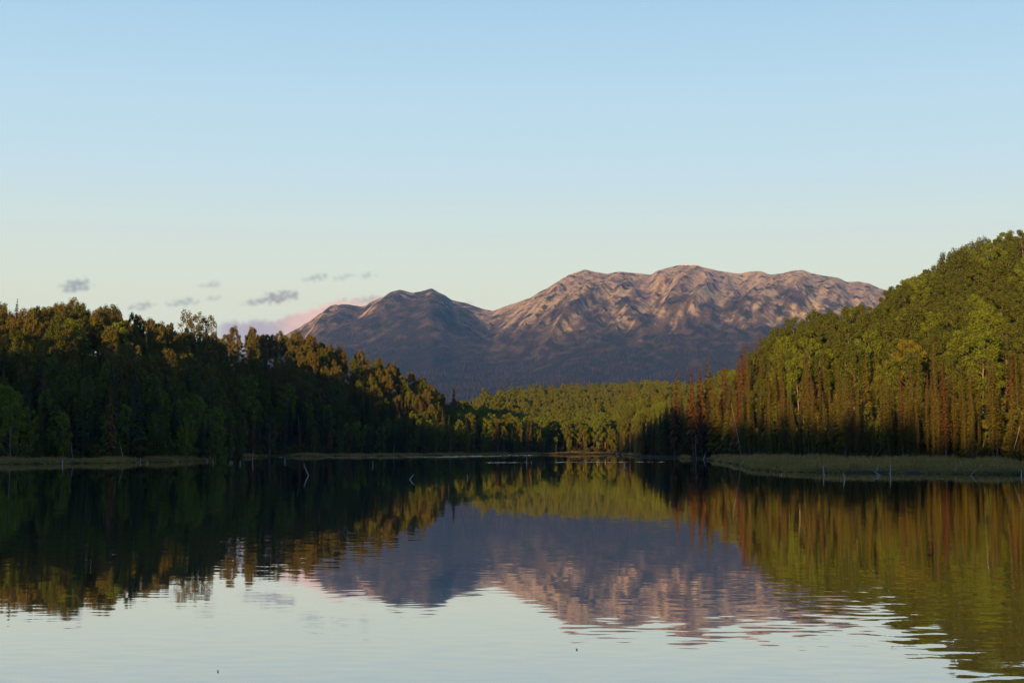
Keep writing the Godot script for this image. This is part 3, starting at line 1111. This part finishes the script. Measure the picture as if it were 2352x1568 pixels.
func undergrowth() -> void:
	rng.seed = 909
	var root := Node3D.new()
	root.name = numbered("undergrowth")
	root.set_meta("kind", "stuff")
	add_child(root, true)
	var plots := {}
	var az := -26.0
	while az < 27.0:
		var p := around(az)
		az += rad_to_deg(1.5 / p[1]) * rnd(0.5, 1.5)
		for i in 2:
			var d: float = p[1] + rnd(-2.5, 9.0)
			var key := "bush%d|%s" % [rng.randi() % 3, ["leaf_green", "leaf_olive", "leaf_green"][rng.randi() % 3]]
			if not plots.has(key):
				plots[key] = []
			plots[key].append(Transform3D(Basis(Vector3.UP, rnd(0, TAU)).scaled(Vector3.ONE * rnd(0.35, 0.95)), spot(az, d)))
	for i in 420:   # brush on the foot of the right hill
		var b := rnd(9.0, 21.5)
		var key := "bush%d|%s" % [rng.randi() % 3, ["leaf_green", "leaf_olive"][rng.randi() % 2]]
		if not plots.has(key):
			plots[key] = []
		plots[key].append(Transform3D(Basis(Vector3.UP, rnd(0, TAU)).scaled(Vector3.ONE * rnd(0.7, 1.7)), spot(b, around(b)[1] + rnd(8.0, 62.0))))
	for key in plots:
		var where: Array[Transform3D] = []
		where.assign(plots[key])
		var bits: PackedStringArray = key.split("|")
		scatter("bushes", blend(bits[0], bits[1]), where, [] as Array[Color], root)

# ================================================================ dead wood in and by the water
func on_water(px: float, py: float) -> Vector3:
	var d := Vector3(px - 1176.0, 784.0 - py, -FOCAL).rotated(Vector3.RIGHT, pitch)
	return Vector3(0, EYE, 0) + d * (EYE / -d.y)

func stick(called: String, label: String, category: String, group: String, x0: float, y0: float, x1: float, y1: float, girth: float, m: Material, twigs := 0, dist := 0.0) -> void:
	var foot := on_water(x0, y0)
	if dist > 0.0:
		var b := rad_to_deg(atan((x0 - 1176.0) / FOCAL / cos(pitch)))
		foot = spot(b, dist)
	var d := Vector2(foot.x, foot.z).length()
	var per := d / FOCAL
	var over := Vector3((x1 - x0) * per, (y0 - y1) * per, rnd(-0.3, 0.3) * absf(y0 - y1) * per * 0.4)
	var root := Node3D.new()
	root.name = numbered(called)
	root.position = foot
	add_child(root, true)
	var g := Geo.new()
	var bow := Vector3(rnd(-1, 1), 0, rnd(-1, 1)) * over.length() * 0.05
	g.tube([-over.normalized() * 0.4, over * 0.35 + bow, over * 0.7 + bow * 0.6, over], [girth * 1.15, girth, girth * 0.75, girth * 0.35], 6, Color.WHITE)
	part("trunk", done(g, m), root)
	for i in twigs:
		var t := rnd(0.3, 0.95)
		var w := Geo.new()
		var a := rnd(0, TAU)
		var from := over * t + bow * 0.6
		w.tube([from, from + Vector3(cos(a), rnd(0.0, 0.7), sin(a)) * over.length() * rnd(0.06, 0.16)], [girth * 0.35, girth * 0.1], 4, Color(0.9, 0.9, 0.9))
		part("branch", done(w, m), root)
	tag(root, label, category, group)

func snags() -> void:
	rng.seed = 77
	var w: Material = M.grey_wood
	var g := "bleached snags standing in the lake"
	stick("snag", "long pale pole leaning left out of open water in the left half", "snag", g, 709, 1092, 697, 1066, 0.043, w)
	stick("snag", "short pale log tilting right out of open water below the mountain saddle", "snag", g, 941, 1101, 951, 1088, 0.047, w)
	stick("snag", "small forked stub in open water between tilted log and thin tall pole", "snag", g, 1074, 1098, 1073, 1089, 0.039, w, 1)
	stick("snag", "small upright stub nearest the wind-ruffled strip off the left shore", "snag", g, 856, 1068, 856, 1057, 0.055, w)
	stick("snag", "tall thin upright pole in mid-lake, left end of the thin wind streak", "snag", g, 1210, 1062, 1210, 1047, 0.058, w)
	stick("snag", "short stub just right of the tall thin mid-lake pole", "snag", g, 1221, 1063, 1221, 1058, 0.047, w)
	stick("snag", "tiny stub in mid-lake below the lit middle woods", "snag", g, 1300, 1063, 1301, 1058, 0.039, w)
	stick("snag", "two-pronged stub in mid-lake below the lit middle woods", "snag", g, 1339, 1063, 1338, 1058, 0.047, w, 1)
	stick("snag", "thin stub at the right rim of the golden reflection", "snag", g, 1373, 1065, 1373, 1059, 0.031, w)
	stick("snag", "branched stub alone off the dark right point", "snag", g, 1435, 1068, 1436, 1060, 0.047, w, 3)
	stick("snag", "thin spreading drowned branch below the branched stub off the right point", "snag", g, 1425, 1080, 1445, 1072, 0.023, w, 4)
	stick("snag", "small pale stub off the left end of the big right reed bed", "snag", g, 1796, 1091, 1796, 1085, 0.039, w)
	stick("snag", "pale curved snag with dark charred tip before the right reed bed", "snag", g, 1894, 1092, 1892, 1068, 0.062, w, 1)
	stick("snag", "white curved snag farthest out in front of the right reed bed", "snag", g, 1942, 1102, 1938, 1084, 0.055, w)
	stick("snag", "pale log lying slanted at foot of the twisted snag, right reed bed", "snag", g, 2021, 1092, 2006, 1081, 0.055, w)
	stick("snag", "twisted dark-tipped snag above the slanted log, right reed bed", "snag", g, 2013, 1086, 2018, 1064, 0.047, w, 4)
	stick("snag", "straight snag dark above and pale below, middle of right reed bed", "snag", g, 2045, 1088, 2045, 1058, 0.055, w, 3)
	stick("snag", "pointed pale snag toward the right end of the right reed bed", "snag", g, 2197, 1088, 2197, 1071, 0.047, w, 1)
	stick("snag", "thin dull stick leaning right, near right end of reed bed", "snag", g, 2231, 1092, 2245, 1077, 0.027, w)
	stick("snag", "thick stub at the photo's right edge before the reeds", "snag", g, 2347, 1094, 2347, 1078, 0.062, w)
	stick("snag", "white stub left of the right point's grassy islet", "snag", g, 1616, 1055, 1622, 1038, 0.078, w, 1)
	var low := "stubs along the left reed edge"
	var i := 0
	for s in [[14, 1064, 8, "first stub from left, at the photo's left edge"], [37, 1064, 8, "second stub from left, below the leaning birch stem"], [126, 1063, 12, "tall pale stub at the left end of the thick reeds"], [143, 1066, 15, "curved pale stub standing out in front of thick left reeds"], [222, 1063, 7, "short stub before the dark undercut reed edge"],
		[233, 1063, 9, "taller stub beside the short one, dark undercut reed edge"], [302, 1062, 10, "leaning stub midway along the dark undercut reed edge"], [322, 1062, 11, "straight stub midway along the dark undercut reed edge"], [338, 1064, 6, "forked stub at the end of the undercut reed edge"], [408, 1061, 6, "small stub before the straw-pale reeds"],
		[475, 1060, 7, "stub at the tip of the straw-pale reed point"], [489, 1063, 8, "stub just off the tip of the reed point"], [528, 1064, 6, "first of a pair of stubs off the reed point"], [533, 1064, 6, "second of a pair of stubs off the reed point"], [551, 1065, 9, "stub with a long reflection right of the pair"], [580, 1059, 24, "thin dead sapling standing at the grassy shore"],
		[654, 1061, 9, "stub between the dead sapling and the leaning pole"]]:
		stick("stub", "pale " + s[3], "stub", low, s[0], s[1], s[0] + rnd(-2, 2), s[1] - s[2], 0.055, w, 1 if i % 3 == 0 else 0)
		i += 1
	var dead := "bare dead trunks at the forest edge"
	stick("dead_tree", "tall grey broken trunk upright at the left forest edge", "dead tree", dead, 687, 1037, 685, 975, 0.118, w, 2, 436)
	stick("dead_tree", "thin pale trunk leaning left at the reed point", "dead tree", dead, 528, 1050, 516, 1013, 0.029, w, 1, 300)
	stick("dead_tree", "pale leaning stem at far left above the two stubs", "dead tree", dead, 40, 1050, 54, 1004, 0.038, w, 1, 241)
	stick("dead_tree", "kinked pale stem above the thick left reeds", "dead tree", dead, 175, 1048, 170, 1005, 0.034, w, 2, 243)
	stick("dead_tree", "pale stem leaning left above the undercut reed edge", "dead tree", dead, 289, 1045, 279, 1000, 0.034, w, 1, 250)
	stick("dead_tree", "short leaning trunk in shade below the twin summit's left foot", "dead tree", dead, 905, 1035, 910, 1005, 0.059, w, 0, 440)
	stick("dead_tree", "tall pale pole upright at water's edge of the right point", "dead tree", dead, 1598, 1050, 1598, 985, 0.042, w, 2, 318)
	stick("dead_tree", "long pale trunk leaning left in the shaded right spruces", "dead tree", dead, 1700, 1052, 1678, 930, 0.042, w, 1, 288)
	stick("dead_tree", "pale trunk leaning right behind the grassy islet", "dead tree", dead, 1740, 1050, 1762, 1015, 0.038, w, 0, 272)
	stick("dead_tree", "pale leaning trunk among reeds' back edge, left of the twisted snag", "dead tree", dead, 1998, 1056, 2022, 1022, 0.025, w, 0, 212)
	stick("dead_tree", "bright leaning trunk at the photo's right edge of the spruces", "dead tree", dead, 2308, 1050, 2340, 968, 0.042, w, 1, 190)
	stick("dead_tree", "slanted bright trunk among spruces left of the right edge", "dead tree", dead, 2240, 1050, 2262, 985, 0.038, w, 1, 196)

# ================================================================ the station on the summit
func at_summit(px: float) -> Vector3:
	var x := (px - 1176.0) / FOCAL * RIDGE
	return Vector3(x, mountain_height(x, -RIDGE + 4.0) - 0.5, -RIDGE + 4.0)

func block(g: Geo, lo: Vector3, hi: Vector3) -> void:
	var c := Color.WHITE
	var p := func(i: int) -> Vector3: return Vector3(hi.x if i & 1 else lo.x, hi.y if i & 2 else lo.y, hi.z if i & 4 else lo.z)
	for q in [[0, 1, 3, 2, Vector3.FORWARD], [4, 6, 7, 5, Vector3.BACK], [0, 2, 6, 4, Vector3.LEFT], [1, 5, 7, 3, Vector3.RIGHT], [2, 3, 7, 6, Vector3.UP], [0, 4, 5, 1, Vector3.DOWN]]:
		g.quad(p.call(q[0]), p.call(q[1]), p.call(q[2]), p.call(q[3]), q[4], c)

func summit_station() -> void:
	var hall := func(px: float, long: float, tall: float, label: String) -> void:
		var root := Node3D.new()
		root.name = numbered("summit_building")
		root.position = at_summit(px)
		add_child(root, true)
		var walls := Geo.new()
		block(walls, Vector3(-long / 2, -3, -5), Vector3(long / 2, tall, 5))
		part("wall", done(walls, M.white_paint), root)
		var lid := Geo.new()
		block(lid, Vector3(-long / 2 - 0.4, tall + 0.02, -5.4), Vector3(long / 2 + 0.4, tall + 0.7, 5.4))
		part("roof", done(lid, M.steel), root)
		tag(root, label, "building", "buildings on the summit")
	hall.call(1569.0, 11.0, 2.6, "low white building at the left end of the summit")
	hall.call(1577.0, 9.0, 4.6, "taller white building beside the first summit mast")
	hall.call(1589.0, 9.0, 1.8, "grey low hut between the two summit masts")
	hall.call(1601.0, 8.0, 3.6, "lone white building at the right of the summit masts")
	for s in [[1580.5, 15.0, "mast beside the taller white summit building"], [1590.5, 15.0, "mast above the grey summit hut"], [1598.0, 11.0, "short mast left of the lone white summit building"]]:
		var root := Node3D.new()
		root.name = numbered("radio_mast")
		root.position = at_summit(s[0])
		add_child(root, true)
		var pole := Geo.new()
		pole.tube([Vector3(0, -2, 0), Vector3(0, s[1], 0)], [0.7, 0.4], 6, Color.WHITE)
		part("pole", done(pole, M.steel), root)
		var bar := Geo.new()
		block(bar, Vector3(-2.2, s[1] * 0.85, -0.4), Vector3(2.2, s[1] * 0.85 + 0.6, 0.4))
		part("crossbar", done(bar, M.steel), root)
		tag(root, "thin grey radio " + s[2], "mast", "masts on the summit")

# ================================================================ leaves afloat
func flotsam() -> void:
	rng.seed = 33
	for s in [[262, 1274, 9, "largest floating leaf, on dark water near the left side"], [800, 1256, 4, "small floating leaf on dark water below the twin summit's reflection edge"], [745, 1250, 3, "tiny floating leaf left of its neighbour on dark mid-left water"], [1692, 1183, 5, "floating leaf on the orange right reflection"], [1800, 1258, 4, "floating leaf on the rust spruce reflection"], [1325, 1492, 4, "dark floating leaf on bright water at lower middle"], [500, 1542, 3, "dark floating leaf on bright water at lower left"]]:
		var p := on_water(s[0], s[1])
		var r: float = 0.65 * s[2] * Vector2(p.x, p.z).length() / FOCAL
		var g := Geo.new()
		var rim := []
		for i in 9:
			var t := TAU * i / 9.0
			rim.append(Vector3(cos(t) * r, 0.012 + 0.006 * sin(t * 2.0), sin(t) * r * 0.7))
		for i in 9:
			g.tri(Vector3(0, 0.008, 0), rim[i], rim[(i + 1) % 9], Color.WHITE)
			g.tri(rim[i], Vector3(0, -0.004, 0), rim[(i + 1) % 9], Color.WHITE)
		var o := lone("floating_leaf", done(g, M.grey_wood))
		o.position = p
		tag(o, s[3], "leaf", "leaves afloat on the lake")
